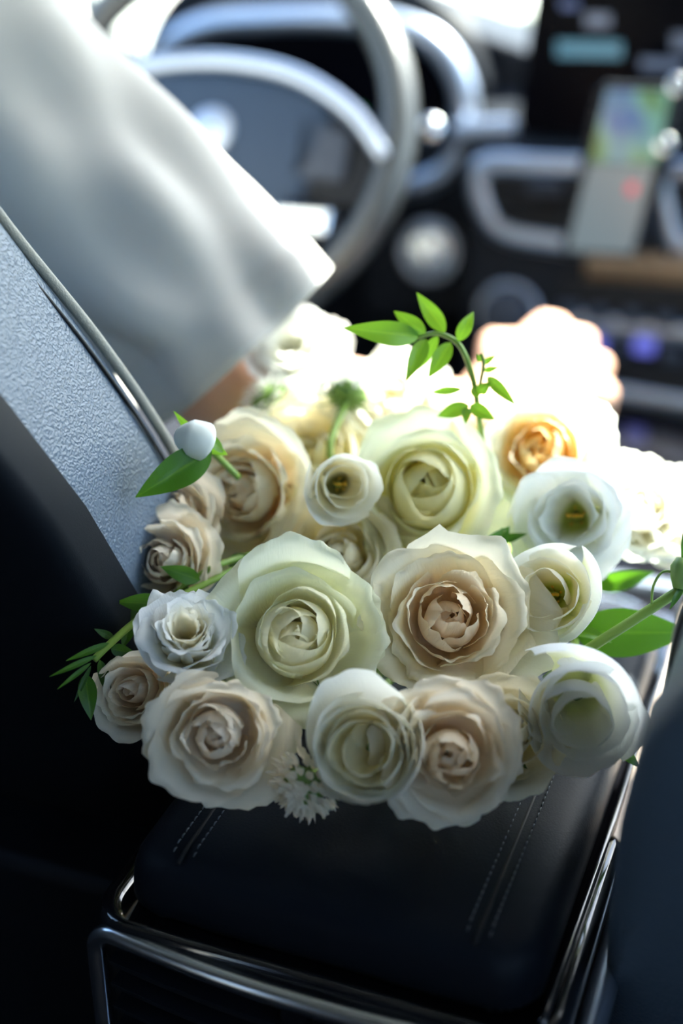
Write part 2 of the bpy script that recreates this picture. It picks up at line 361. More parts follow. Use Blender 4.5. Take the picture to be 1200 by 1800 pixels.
# rear vent, bowed toward the back seat
def bow(x, z): return -.007 + .010 * (x / .12) ** 2
def vent_pt(x, z, off=0): return (x, bow(x, z) + off - .012, z)
vo = [vent_pt(x, z) for x, z in rrect(-.119, .115, .340, .457, .014, 10)]
vo = [np.array(p) for p in vo]; fine = []
for i in range(len(vo)):
    a_, b_ = vo[i], vo[(i + 1) % len(vo)]; n_ = max(1, int(np.linalg.norm(b_ - a_) / .01))
    for k in range(n_): q_ = a_ + (b_ - a_) * k / n_; q_[1] = bow(q_[0], q_[2]) - .012; fine.append(q_)
tube('vent_frame', fine, .0052, M['chrome'], con, n=12, closed=True, up0=(0, -1, 0))
def bowed(name, x0, x1, z0, z1, off, th, m, nx=14):
    V = []; Fc = []
    for i in range(nx + 1):
        x = x0 + (x1 - x0) * i / nx
        for o_ in (off, off + th):
            for z in (z0, z1): p_ = vent_pt(x, z, o_); V.append(p_)
    for i in range(nx):
        a_ = 4 * i; b_ = a_ + 4
        for p_, q_ in ((0, 1), (1, 3), (3, 2), (2, 0)): Fc.append((a_ + p_, a_ + q_, b_ + q_, b_ + p_))
    Fc += [(0, 2, 3, 1), (4 * nx, 4 * nx + 1, 4 * nx + 3, 4 * nx + 2)]
    return pydata(name, V, Fc, M[m], con, False)
bowed('vent_backing', -.117, .113, .347, .455, .010, .012, 'void')
for k in range(6): bowed('vent_slat', -.112, -.012, .434 - k * .016, .4365 - k * .016, .000, .012, 'black')
for k in range(6): bowed('vent_slat', .002, .108, .434 - k * .016, .4365 - k * .016, .000, .012, 'black')
bowed('vent_divider', -.011, .001, .345, .455, -.001, .012, 'gloss', 2)
bowed('rear_panel', -.122, .120, .10, .343, .0, .02, 'black')
# front half of the console: cup holders, selector plate
rbox('front_body', (0, .64, .19), (.244, .52, .38), M['black'], con, bev=.012)
prism('selector_plate', rrect(-.105, .105, .40, .86, .03), .38, .405, Matrix(((1, 0, 0, 0), (0, 0, 1, 0), (0, 1, 0, 0), (0, 0, 0, 1))), M['gloss'], con, bev=.004)
for cy_ in (.45,):
    for cx_ in (-.045, .05):
        ring('cup_holder_ring', (cx_, cy_, .408), (0, 0, 1), .038, .004, M['chrome'], con)
        disc_knob('cup_well', (cx_, cy_, .4051), (0, 0, 1), .036, .0012, M['void'], con, dome=0)
for yy, mm in ((.52, 'silver'), (.72, 'silver')):
    rbox('cross_trim', (.01, yy, .409), (.18, .014, .008), M[mm], con, bev=.003)

# ------------------------------------------------------------------ gear selector under the driver's hand
gs = empty('gear_selector', (-.035, .60, .405)); gs['_world'] = 1; bpy.context.view_layer.update()
tag(gs, 'black gear selector under the sunlit fist', 'gear lever')
prism('boot', rrect(-.075, .005, .56, .64, .02), .405, .425, Matrix(((1, 0, 0, 0), (0, 0, 1, 0), (0, 1, 0, 0), (0, 0, 0, 1))), M['leather2'], gs, bev=.008)
tube('lever', [(-.035, .60, .42), (-.036, .602, .50)], [.012, .010], M['chrome'], gs, n=14)
rbox('knob', (-.036, .604, .52), (.05, .055, .055), M['gloss'], gs, bev=.02, seg=5)

# ------------------------------------------------------------------ dashboard
dash = empty('dashboard', (-.1, 1.0, .3)); dash['_world'] = 1; bpy.context.view_layer.update()
tag(dash, 'dark dashboard with chrome framed air vents and rows of buttons', 'dashboard')
prof = [(1.36, .645), (1.30, .66), (1.16, .675), (1.06, .675), (1.01, .66), (.985, .63), (1.0, .56), (1.04, .50), (1.08, .42), (1.12, .30), (1.34, .25)]
rings = [[(x, min(1.36, y + .02 * abs(x / .72) ** 3 + .40 * max(0, (abs(x) - .48) / .24) ** 2), z) for y, z in prof] for x in np.linspace(-.72, .72, 25)]
loft('body', rings, M['dash'], dash, smooth=False)
prism('cowl', [(-.52, .60), (-.52, .745), (-.34, .758), (-.26, .738), (-.15, .708), (.05, .70), (.50, .69), (.55, .60)], 1.06, 1.20, Matrix(), M['dash'], dash, bev=.008)
# centre stack block
stk = [(1.10, .66), (.985, .66), (.955, .63), (.95, .56), (.945, .50), (.935, .44), (.93, .37), (1.0, .30), (1.12, .30)]
def slab(name, x0, x1, prof, m, parent, bev=.006):
    n = len(prof); V = [(x0, y, z) for y, z in prof] + [(x1, y, z) for y, z in prof]
    Fc = [tuple(range(n)), tuple(range(2 * n - 1, n - 1, -1))] + [(k, n + k, n + (k + 1) % n, (k + 1) % n) for k in range(n)]
    o = pydata(name, V, Fc, m, parent, False); md = o.modifiers.new('b', 'BEVEL'); md.width = bev; md.segments = 3; md.limit_method = 'ANGLE'; md.angle_limit = R_(20)
    return o
slab('centre_stack', -.205, .19, stk, M['dash'], dash)
YV = .945
def face(px, py, y=YV): return PY(px, py, y)
def tr(name, pix, rad, m, closed=False, y=YV, n=12, flat=1.0, sm=40):
    pts = spline([face(a, b, y) for a, b in pix], sm, closed)
    return tube(name, pts, rad, M[m], dash, n=n, closed=closed, up0=(0, -1, 0), flat=flat)
def plate(name, pix, m, y0, y1, parent=None, bev=.002):
    pts = [face(a, b, y0) for a, b in pix]
    n = len(pts); V = [tuple(p) for p in pts] + [(p[0], y1, p[2]) for p in pts]
    Fc = [tuple(range(n - 1, -1, -1)), tuple(range(n, 2 * n))] + [(k, (k + 1) % n, n + (k + 1) % n, n + k) for k in range(n)]
    o = pydata(name, V, Fc, M[m] if isinstance(m, str) else m, parent or dash, False)
    bm = bmesh.new(); bm.from_mesh(o.data); bmesh.ops.recalc_face_normals(bm, faces=bm.faces); bm.to_mesh(o.data); bm.free()
    if bev:
        md = o.modifiers.new('b', 'BEVEL'); md.width = bev; md.segments = 3; md.limit_method = 'ANGLE'
    return o
# left centre vent and the start of the right one
vent1 = plate('vent_recess', [(850, 300), (1030, 300), (1040, 425), (905, 408), (862, 370)], 'void', YV - .004, YV + .03)
tr('vent_frame', [(1050, 294), (950, 291), (865, 289), (842, 305), (846, 350), (872, 398), (920, 417), (1050, 436)], .0125, 'silver', sm=56, flat=.6)
for k in range(3): tr('vent_slat', [(872, 325 + 26 * k), (1030, 330 + 27 * k)], .0025, 'black', y=YV - .006, sm=4)
plate('vent_tab', [(925, 318), (985, 320), (985, 345), (928, 343)], 'grey_btn', YV - .014, YV - .004)
plate('vent_recess', [(1165, 310), (1330, 315), (1320, 440), (1185, 430)], 'void', YV - .004, YV + .03)
tr('vent_frame', [(1330, 307), (1230, 303), (1180, 301), (1164, 318), (1170, 370), (1190, 425), (1240, 440), (1330, 452)], .0115, 'silver', sm=56, flat=.6)
# trims under the vents
tr('wood_strip', [(1030, 462), (1130, 470), (1330, 484)], .017, 'wood', sm=8, flat=.5, y=.94)
plate('slot', [(985, 490), (1300, 505), (1300, 556), (1000, 545)], 'void', .937, .96)
tr('button_strip', [(990, 560), (1100, 578), (1320, 598)], .011, 'silver', sm=8, flat=.5, y=.93)
for i, (bx, by) in enumerate([(1000, 545), (1050, 552), (1110, 557), (1168, 563), (1000, 600), (1045, 606), (1085, 615), (1132, 608), (1180, 628)]):
    q = face(bx, by, .925)
    rbox('button', q, (.022, .012, .016), M['blue_btn' if i in (5, 7) else 'grey_btn'], dash, bev=.004)
tr('lower_trim', [(1060, 690), (1130, 702), (1320, 735)], .012, 'silver', sm=8, flat=.5, y=.90)
plate('tray', [(1010, 640), (1320, 668), (1320, 720), (1010, 690)], 'void', .915, .93)
# start button and rotary knob, on the panel between wheel and stack
q = face(755, 442, 1.0); ring('button_ring', q, (0, -1, .15), .031, .005, M['silver'], dash)
disc_knob('start_button', q + np.array([0, .004, 0]), (0, -1, .15), .026, .010, M['chrome'], dash)
plate('knee_panel', [(640, 360), (830, 365), (850, 560), (640, 560)], 'dash', 1.008, 1.08, bev=.01)
q = face(893, 552, .935); ring('knob_ring', q, (0, -1, .2), .031, .004, M['silver'], dash); disc_knob('rotary_knob', q, (0, -1, .2), .027, .02, M['grey_btn'], dash)
tr('dash_strip', [(800, 232), (850, 226), (905, 226)], .011, 'silver', y=.97, sm=8, flat=.6)

# ------------------------------------------------------------------ instrument cluster
cl = empty('instrument_cluster', (-.4, 1.0, .6)); cl['_world'] = 1; bpy.context.view_layer.update()
tag(cl, 'instrument cluster with dark screen in a grey rounded bezel behind the wheel', 'instrument cluster')
YC = 1.0
def cpts(pix, y, closed=False, sm=60): return spline([face(a, b, y) for a, b in pix], sm, closed)
outline = [(262, 160), (300, 80), (370, 42), (470, 33), (600, 33), (700, 45), (770, 80), (812, 150), (815, 230), (780, 300), (700, 328), (560, 345), (400, 345), (290, 300)]
plate('screen', [(290, 160), (318, 95), (380, 58), (590, 52), (690, 62), (750, 95), (780, 160), (780, 235), (745, 290), (690, 312), (560, 328), (400, 328), (300, 280)], 'screen', YC + .004, YC + .03, cl, bev=0)
tube('bezel', cpts(outline, YC, True, 112), .0145, M['silver'], cl, n=12, closed=True, up0=(0, -1, 0))
gm = mat('cluster_green', (.0, .05, .02), .4, emit=((.01, .35, .10), .35))
plate('display_icon', [(560, 185), (635, 190), (640, 235), (575, 232)], gm, YC + .0025, YC + .006, cl, bev=0)
hoodo = [face(a, b, 1.02) for a, b in [(250, 170), (285, 50), (345, -15), (470, -45), (600, -45), (710, -8), (795, 62), (838, 165)]]
top = spline(hoodo, 56); V = []; n = len(top)
for q in top: V += [tuple(q), (q[0] * .92 - .03, 1.26, q[2] * .35 + .68 * .65)]
pydata('hood', V, [(2 * i, 2 * i + 1, 2 * i + 3, 2 * i + 2) for i in range(n - 1)], M['dash'], cl).modifiers.new('s', 'SOLIDIFY').thickness = .012

plate('hood_face', [(250, 170), (285, 50), (345, -15), (470, -45), (600, -45), (710, -8), (795, 62), (838, 165), (835, 300), (700, 350), (400, 360), (270, 300)], 'dash', 1.025, 1.05, cl, bev=0)
# ------------------------------------------------------------------ centre display
ds = empty('display_screen', (-.06, .98, .7)); ds['_world'] = 1; bpy.context.view_layer.update()
tag(ds, 'upright black touch display above the air vents', 'car display')
plate('housing', [(946, -60), (1420, -40), (1420, 262), (915, 232), (908, 205)], 'screen', .965, .99, ds, bev=.004)
def emat(n, c, s): return mat(n, (.01, .01, .015), .3, emit=(c, s))
for n_, pix, c, s in (('display_bar', [(978, 72), (1092, 74), (1092, 102), (978, 100)], (.05, .24, .36), .4),
                      ('display_text', [(1028, 24), (1072, 25), (1072, 48), (1028, 47)], (.10, .14, .22), .5),
                      ('display_text', [(985, 0), (1015, 0), (1015, 16), (985, 15)], (.03, .07, .22), .5),
                      ('display_text', [(1125, 102), (1200, 105), (1200, 124), (1125, 121)], (.10, .14, .22), .45),
                      ('display_text', [(1180, 58), (1230, 58), (1230, 90), (1180, 90)], (.10, .14, .22), .35)):
    plate(n_, pix, emat(n_, c, s), .9635, .966, ds, bev=0)

# ------------------------------------------------------------------ phone on its mount
ph = empty('phone', tuple(face(1060, 440, .86))); ph['_world'] = 1; bpy.context.view_layer.update()
tag(ph, 'phone showing a blue and green map, propped before the vents', 'phone')
plate('case', [(1062, 148), (1190, 152), (1182, 200), (1118, 440), (1108, 455), (992, 446), (986, 430), (1046, 165)], 'black', .858, .868, ph, bev=.002)
def map_mat():
    m, t, b = new_mat('phone_map'); tc = t.nodes.new('ShaderNodeTexCoord'); mp = t.nodes.new('ShaderNodeMapping')
    n = t.nodes.new('ShaderNodeTexNoise'); n.inputs['Scale'].default_value = 22; n.inputs['Detail'].default_value = 1
    cr = t.nodes.new('ShaderNodeValToRGB'); e = cr.color_ramp.elements
    e[0].position = .38; e[0].color = (.02, .10, .28, 1); e[1].position = .62; e[1].color = (.05, .16, .05, 1); q_ = e.new(.5); q_.color = (.10, .28, .26, 1)
    t.links.new(tc.outputs['Object'], n.inputs['Vector']); t.links.new(n.outputs['Fac'], cr.inputs[0]); t.links.new(cr.outputs[0], b.inputs['Emission Color'])
    b.inputs['Emission Strength'].default_value = .55; b.inputs['Base Color'].default_value = (.01, .01, .01, 1); b.inputs['Roughness'].default_value = .2
    return m
plate('map_screen', [(1066, 158), (1180, 161), (1152, 290), (1035, 285)], map_mat(), .8565, .859, ph, bev=0)
plate('route_panel', [(1034, 288), (1150, 293), (1110, 446), (996, 440)], emat('route_panel', (.22, .29, .32), .36), .8565, .859, ph, bev=0)
plate('route_icon', [(1104, 322), (1120, 323), (1116, 342), (1100, 341)], emat('route_icon', (.5, .05, .08), .8), .8555, .857, ph, bev=0)
pm = empty('phone_mount', tuple(face(1150, 420, .9))); pm['_world'] = 1; bpy.context.view_layer.update()
tag(pm, 'black phone holder arm with round chrome clamps behind the phone', 'phone mount')
tube('arm', [face(1135, 420, .93), face(1120, 400, .88)], .012, M['black'], pm)
rbox('cradle', face(1095, 330, .875), (.05, .014, .10), M['black'], pm, bev=.004)
tube('side_arm', spline([face(1195, 150, .88), face(1180, 230, .878), face(1160, 300, .876), face(1130, 390, .876)], 16), .008, M['black'], pm)
for a, b in ((1192, 150), (1167, 255)): disc_knob('clamp_ball', face(a, b, .862), (0, -1, .3), .009, .006, M['chrome'], pm)

# ------------------------------------------------------------------ steering wheel
sw = empty('steering_wheel', (-.392, .73, .68)); sw['_world'] = 1; bpy.context.view_layer.update()
tag(sw, 'grey leather steering wheel with silver trimmed hub and spokes', 'steering wheel')
TL = R_(30); WM = Matrix.Translation((-.392, .73, .68)) @ Matrix(((1, 0, 0, 0), (0, math.sin(TL), -math.cos(TL), 0), (0, math.cos(TL), math.sin(TL), 0), (0, 0, 0, 1)))
def WP(x, y, z=0): return np.array(WM @ Vector((x, y, z)))   # wheel plane: x right, y up, z towards driver
tube('rim', [WP(.177 * math.cos(a), .177 * math.sin(a)) for a in np.linspace(0, 2 * math.pi, 97)[:-1]], .0165, M['rim'], sw, n=16, closed=True)
def wplate(name, poly, z0, z1, m, bev=.004):
    n = len(poly); V = [tuple(WP(x, y, z)) for z in (z0, z1) for x, y in poly]
    Fc = [tuple(range(n - 1, -1, -1)), tuple(range(n, 2 * n))] + [(k, (k + 1) % n, n + (k + 1) % n, n + k) for k in range(n)]
    o = pydata(name, V, Fc, M[m], sw, False); md = o.modifiers.new('b', 'BEVEL'); md.width = bev; md.segments = 3; md.limit_method = 'ANGLE'
    return o
hub = [(-.11, .045), (-.06, .058), (0, .062), (.06, .058), (.11, .045), (.118, .0), (.10, -.05), (.06, -.085), (0, -.10), (-.06, -.085), (-.10, -.05), (-.118, 0)]
wplate('hub_pad', hub, -.03, .012, 'bluegrey', .012)
tube('hub_trim', [WP(x, y, .010) for x, y in spline([(-.172, .0), (-.13, .035), (-.07, .058), (0, .066), (.07, .058), (.13, .030), (.172, -.01)], 40)], .0085, M['silver'], sw, n=10)
for s in (-1, 1):
    wplate('spoke', [(s * x, y) for x, y in ((.09, .035), (.15, .015), (.175, -.01), (.175, -.05), (.14, -.055), (.09, -.05))][::s], -.012, .006, 'black')
    wplate('button_pad', [(s * x, y) for x, y in ((.085, .022), (.135, .008), (.135, -.035), (.085, -.035))][::s], .006, .012, 'grey_btn', .003)
    wplate('silver_bar', [(s * x, y) for x, y in ((.075, -.062), (.130, -.060), (.130, -.085), (.075, -.085))][::s], -.012, .014, 'chrome', .004)
wplate('lower_spoke', [(-.03, -.09), (.03, -.09), (.022, -.178), (-.022, -.178)], -.012, .004, 'black')
disc_knob('emblem', WP(0, .0, .010), tuple(WP(0, 0, 1) - WP(0, 0, 0)), .022, .006, M['silver'], sw)
tube('column', [WP(0, 0, -.03), WP(0, -.0, -.26)], [.05, .06], M['black'], sw, n=20)
st = empty('column_stalk', tuple(WP(.06, .02, -.08))); st['_world'] = 1; bpy.context.view_layer.update()
tag(st, 'black wiper stalk with bright tip beside the steering column', 'stalk')
e_ = face(758, 226, .85)
tube('lever', spline([WP(.04, .01, -.10), (WP(.04, .01, -.10) + e_) / 2 + np.array([0, 0, .004]), e_], 10), [.008] * 10 + [.010], M['black'], st)
disc_knob('tip', e_, (.3, -1, .3), .011, .012, M['chrome'], st)
# ------------------------------------------------------------------ the driver: bare right arm and fist, white shirt, dark trousers
per = empty('person', (-.41, .3, .38)); per['_world'] = 1; bpy.context.view_layer.update()
tag(per, 'driver in a loose white short-sleeved shirt, fist closed on the gear selector', 'person')
def capsule(bm, a, b, ra, rb):
    a, b = Vector(a), Vector(b); d = (b - a); L = d.length; q = d.to_track_quat('Z', 'Y').to_matrix().to_4x4()
    rings = []
    for i in range(6): t = -math.pi / 2 + i * math.pi / 10; rings.append((ra * math.cos(t), ra * math.sin(t)))
    for i in range(6): t = i * math.pi / 10; rings.append((rb * math.cos(t), L + rb * math.sin(t)))
    n = 16; rows = []
    for r, z in rings: rows.append([bm.verts.new(a + q.to_3x3() @ Vector((max(r, 1e-4) * math.cos(2 * math.pi * k / n), max(r, 1e-4) * math.sin(2 * math.pi * k / n), z))) for k in range(n)])
    for i in range(len(rows) - 1):
        for k in range(n): bm.faces.new((rows[i][k], rows[i][(k + 1) % n], rows[i + 1][(k + 1) % n], rows[i + 1][k]))
    bm.faces.new(rows[0][::-1]); bm.faces.new(rows[-1])
bm = bmesh.new()
SH, EL, WR = P(-60, 20, .97), P(395, 690, .985), P(835, 735, 1.10)
capsule(bm, SH, EL, .048, .037); capsule(bm, EL, EL * .72 + WR * .28, .037, .038); capsule(bm, EL * .72 + WR * .28, WR, .038, .026)
mcp = [P(957, 573, 1.165), P(1004, 597, 1.165), P(1033, 642, 1.155), P(1041, 692, 1.145)]
WR2 = P(870, 690, 1.115)
capsule(bm, WR, WR2, .027, .027)
for k, m_ in enumerate(mcp):
    capsule(bm, WR2, m_, .026, .0128)
    if k: capsule(bm, (mcp[k - 1] + mcp[k]) / 2, WR2 * .4 + m_ * .6, .0115, .02)
    pip = m_ + np.array([.004, .034, -.012]); dip = pip + np.array([-.004, .004, -.028]); tip = dip + np.array([-.010, -.020, -.006])
    capsule(bm, m_, pip, .0128, .0112); capsule(bm, pip, dip, .0112, .010); capsule(bm, dip, tip, .010, .0085)
t0, t1, t2 = P(872, 640, 1.12), P(868, 606, 1.15), P(905, 600, 1.185)
capsule(bm, WR2, t0, .024, .017); capsule(bm, t0, t1, .016, .0135); capsule(bm, t1, t2, .0125, .010)
body = bmobj('body', bm, M['skin'], per)
md = body.modifiers.new('r', 'REMESH'); md.mode = 'VOXEL'; md.voxel_size = .0032; md.use_smooth_shade = True
md = body.modifiers.new('s', 'SMOOTH'); md.factor = .5; md.iterations = 5
# sleeve
A0, A1, A2 = P(440, 612, .955), P(-20, 118, .955), P(-190, -80, .98)
ax = (A0 - A1); ax /= np.linalg.norm(ax); e1 = _r * .77 + _u * .64; e1 -= (e1 @ ax) * ax; e1 /= np.linalg.norm(e1); e2 = np.cross(ax, e1)
near = 1.0 if e2 @ (CAM - A0) > 0 else -1.0
rs = np.random.RandomState(4); ph_ = rs.rand(12) * 6.28
rings = []; T = np.linspace(0, 1, 60)
for t in T:
    c = A0 * (1 - t / .78) + A1 * (t / .78) if t < .78 else A1 * (1 - (t - .78) / .22) + A2 * ((t - .78) / .22)
    ra = .0735 - .004 * t + (.0025 if t < .085 else 0) - (.004 * math.exp(-((t - .09) / .008) ** 2)); rb = ra * .86
    gl = .10 * max(0, t - .12)
    if t > .6: rb += .04 * (t - .6) / .4
    rg = []
    for k in range(80):
        a = 2 * math.pi * k / 80
        fold = .045 * math.sin(4 * a + 5 * t + ph_[0]) + .035 * math.sin(6 * a - 8 * t + ph_[1]) * (1 - .5 * t) + .028 * math.sin(9 * a + 13 * t + ph_[2]) + .014 * math.sin(3 * a + 21 * t + ph_[3])
        fold *= 1.5 * (.7 + .5 * math.sin(3.3 * t + .4)) * (.25 + .75 * (1 - max(0, math.cos(a)) ** 2))
        skew = (.013 * near * math.sin(a) - .004) * max(0, 1 - t / .35)
        rg.append(c - e1 * gl + (1 + fold) * ((ra + gl) * math.cos(a) * e1 + rb * math.sin(a) * e2) + ax * skew)
    rings.append(rg)
sv = loft('sleeve', rings, M['shirt'], per, caps=False); md = sv.modifiers.new('s', 'SOLIDIFY'); md.thickness = .0015; md.offset = -1
hem = [q for q in rings[0]]
tube('sleeve_hem', hem, .0016, M['shirt'], per, n=8, closed=True)
tube('hem_seam', [q for q in rings[6]], .0011, M['piping'], per, n=6, closed=True)
# torso of the shirt
rings = []
for z, hw, hd, cy in ((.40, .165, .115, .31), (.48, .175, .12, .31), (.58, .17, .115, .305), (.70, .175, .115, .29), (.82, .185, .115, .27), (.92, .185, .105, .25), (.99, .165, .085, .24), (1.03, .11, .065, .23), (1.06, .06, .055, .23), (1.09, .055, .052, .23)):
    rings.append([(-.50 + .85 * hw * math.copysign(abs(math.cos(a)) ** .8, math.cos(a)) * (1 + .02 * math.sin(9 * a + 20 * z)), cy + .13 + hd * math.copysign(abs(math.sin(a)) ** .8, math.sin(a)), z) for a in np.linspace(0, 2 * math.pi, 49)[:-1]])
tb = loft('shirt', rings, M['shirt'], per); md = tb.modifiers.new('s', 'SUBSURF'); md.levels = md.render_levels = 1
for s in (-1, 1):
    pts = spline([(-.45 + s * .085, .34, .46), (-.45 + s * .10, .48, .44), (-.43 + s * .11, .70, .43), (-.43 + s * .10, .80, .39), (-.43 + s * .09, .86, .25), (-.43 + s * .09, .92, .09)], 30)
    tube('trouser_leg', pts, list(np.interp(np.linspace(0, 1, len(pts)), [0, .4, .6, 1], [.08, .065, .055, .05])), M['trousers'], per, n=20)
# ------------------------------------------------------------------ bouquet
def sstep(a, b, x): t = np.clip((x - a) / (b - a), 0, 1); return t * t * (3 - 2 * t)
def petal_mesh(name, prof, half, rc, R, rng, spiral=0, ruffle=.02, roll=.06, corner=.16, point=0., colf=None, nu=19, nv=16, wbase=.34, droop=.05, slant=0):
    pf = np.array(spline([np.array(p) for p in prof], 60)); d = np.r_[0, np.cumsum(np.linalg.norm(np.diff(pf, axis=0), axis=1))]; d /= d[-1]
    u = np.linspace(-1, 1, nu)[None, :].repeat(nv, 0); v = (np.linspace(0, 1, nv) ** .85)[:, None].repeat(nu, 1)
    edge_n = .035 * (np.sin(5 * u + rng.uniform(0, 6.3)) + .7 * np.sin(9 * u + rng.uniform(0, 6.3))) * (ruffle / .03)
    ve = v * (1 - corner * np.abs(u) ** 2.6 + point * np.exp(-(u / .16) ** 2) - point * .5 + np.clip(edge_n, -.05, .03) * v)
    ve = np.clip(ve, 0, 1)
    r = np.interp(ve, d, pf[:, 0]); z = np.interp(ve, d, pf[:, 1])
    wf = wbase + (1 - wbase) * sstep(0, .55, ve)
    ph = u * half * wf
    x = r - rc + rc * np.cos(ph); y = rc * np.sin(ph)
    x = x + spiral * u * (.4 + .6 * ve) * rc
    ro = np.clip((np.abs(u) - .55) / .45, 0, 1) ** 2 * ve ** 2
    x = x + roll * ro * np.cos(ph); y = y + roll * ro * np.sin(ph); z = z + slant * u * ve ** 2 - droop * u ** 2 * ve - roll * .4 * ro
    p = rng.uniform(0, 6.28, 5); k = rng.uniform(.8, 1.25, 3)
    rf = ruffle * ve ** 4 * (np.sin(3.1 * k[0] * u + p[0]) + .7 * np.sin(6.3 * k[1] * u + p[1]) + .45 * np.sin(11 * k[2] * u + p[2]) + .38 * ve ** 3 * np.sin(21 * k[0] * u + p[3]))
    big = .02 * np.sin(2.2 * u + p[3]) * np.sin(2.5 * ve + p[4])
    x = x + rf * .8 * np.cos(ph) + big; y = y + rf * .8 * np.sin(ph); z = z + rf * .6
    Pn = np.stack([x, y, z], -1).reshape(-1, 3) * R
    Fc = [(j * nu + i, j * nu + i + 1, (j + 1) * nu + i + 1, (j + 1) * nu + i) for j in range(nv - 1) for i in range(nu - 1)]
    me = bpy.data.meshes.new(name); me.from_pydata(Pn.tolist(), [], Fc)
    ca = me.color_attributes.new('Col', 'FLOAT_COLOR', 'POINT')
    col = colf(v.reshape(-1), np.abs(u).reshape(-1)); ca.data.foreach_set('color', np.c_[col, np.ones(len(col))].astype(np.float32).reshape(-1))
    ul = me.uv_layers.new(name='UVMap'); li = np.zeros(len(me.loops), int); me.loops.foreach_get('vertex_index', li)
    uvs = np.stack([(u.reshape(-1) + 1) / 2, v.reshape(-1)], -1)[li]; ul.data.foreach_set('uv', uvs.astype(np.float32).reshape(-1))
    return me
def place_petal(root, me, theta, tilt, dz, name='petal'):
    o = link(name, me, M['petal'], root)
    o.matrix_local = Matrix.Translation((0, 0, dz)) @ Matrix.Rotation(theta, 4, 'Z') @ Matrix.Rotation(tilt, 4, 'Y')
    return o
def frame_for(px, py, zc, off, roll, fr, Rm, tc=1.0):
    """base frame of a flower whose face centre is at the surveyed point, its axis turned by off from the view line."""
    c, dep = PZ(px, py, zc); toc = CAM - c; toc /= np.linalg.norm(toc)
    a = toc * tc + off[0] * _r + off[1] * _u; a /= np.linalg.norm(a)
    R = Rm * dep / FPX; base = c - a * R * fr
    x = np.cross(_u, a); x /= np.linalg.norm(x); y = np.cross(a, x)
    m = Matrix((x, y, a)).transposed() @ Matrix.Rotation(roll, 3, 'Z')
    return base, m, R, a
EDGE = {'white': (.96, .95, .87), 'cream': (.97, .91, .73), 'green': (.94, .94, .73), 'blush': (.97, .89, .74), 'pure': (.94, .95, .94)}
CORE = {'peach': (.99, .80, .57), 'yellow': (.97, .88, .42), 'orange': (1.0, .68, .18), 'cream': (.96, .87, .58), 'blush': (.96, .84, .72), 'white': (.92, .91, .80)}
def colour(edge, core, lay, throat=None, hx=1.4):
    e, c = np.array(EDGE[edge]), np.array(CORE[core])
    def f(v, au):
        t = sstep(.05 + .25 * (1 - lay) * hx, .55 + .75 * (1 - lay) * hx, v + .12 * au)      # inner petals keep the heart's pigment further up
        k = c[None] * (1 - t[:, None]) + e[None] * t[:, None]
        if throat is not None:
            s = 1 - sstep(.16, .42, v); k = k * (1 - s[:, None]) + np.array(throat)[None] * s[:, None]
        return k
    return f
BIND = np.array([.0, .50, .50])
def stem_and_sepals(root, base, m, a, R, rng, sepals=True, n=5):
    Mi = (Matrix.Translation(Vector(base)) @ m.to_4x4()).inverted()
    b = BIND + rng.uniform(-.02, .02, 3); b[2] = max(b[2], .47)
    mid = base - a * .05; mid[2] = max(mid[2], .512)
    m2 = (mid + b) / 2; m2[2] = max(m2[2], .515)
    pts = [np.array(Mi @ Vector(q)) for q in spline([base + a * R * .02, mid, m2, b], 15)]
    tube('stem', pts, .0024, M['stem'], root, n=7)
    V, Fc = tube_data([(0, 0, -.16 * R), (0, 0, -.02 * R), (0, 0, .06 * R)], [.06 * R, .16 * R, .10 * R], n=10)
    pydata('receptacle', V, Fc, M['sepal'], root)
    if sepals:
        for k in range(n):
            th = 2 * math.pi * k / n + rng.uniform(-.2, .2)
            V = []; L = R * rng.uniform(.7, .95)
            for j in range(7):
                t = j / 6; wd = .11 * R * math.sin(math.pi * min(1, t * .9 + .12)) ** .8 * (1 - .6 * t); rr = .1 * R + L * t * .75; zz = -.02 * R - .18 * R * t + .35 * R * t * t
                for s in (-1, 0, 1): V.append((rr, s * wd, zz + (.03 * R if s else 0)))
            Fc = [(3 * j + i, 3 * j + i + 1, 3 * j + i + 4, 3 * j + i + 3) for j in range(6) for i in range(2)]
            o = pydata('sepal', V, Fc, M['sepal'], root); o.matrix_local = Matrix.Rotation(th, 4, 'Z')
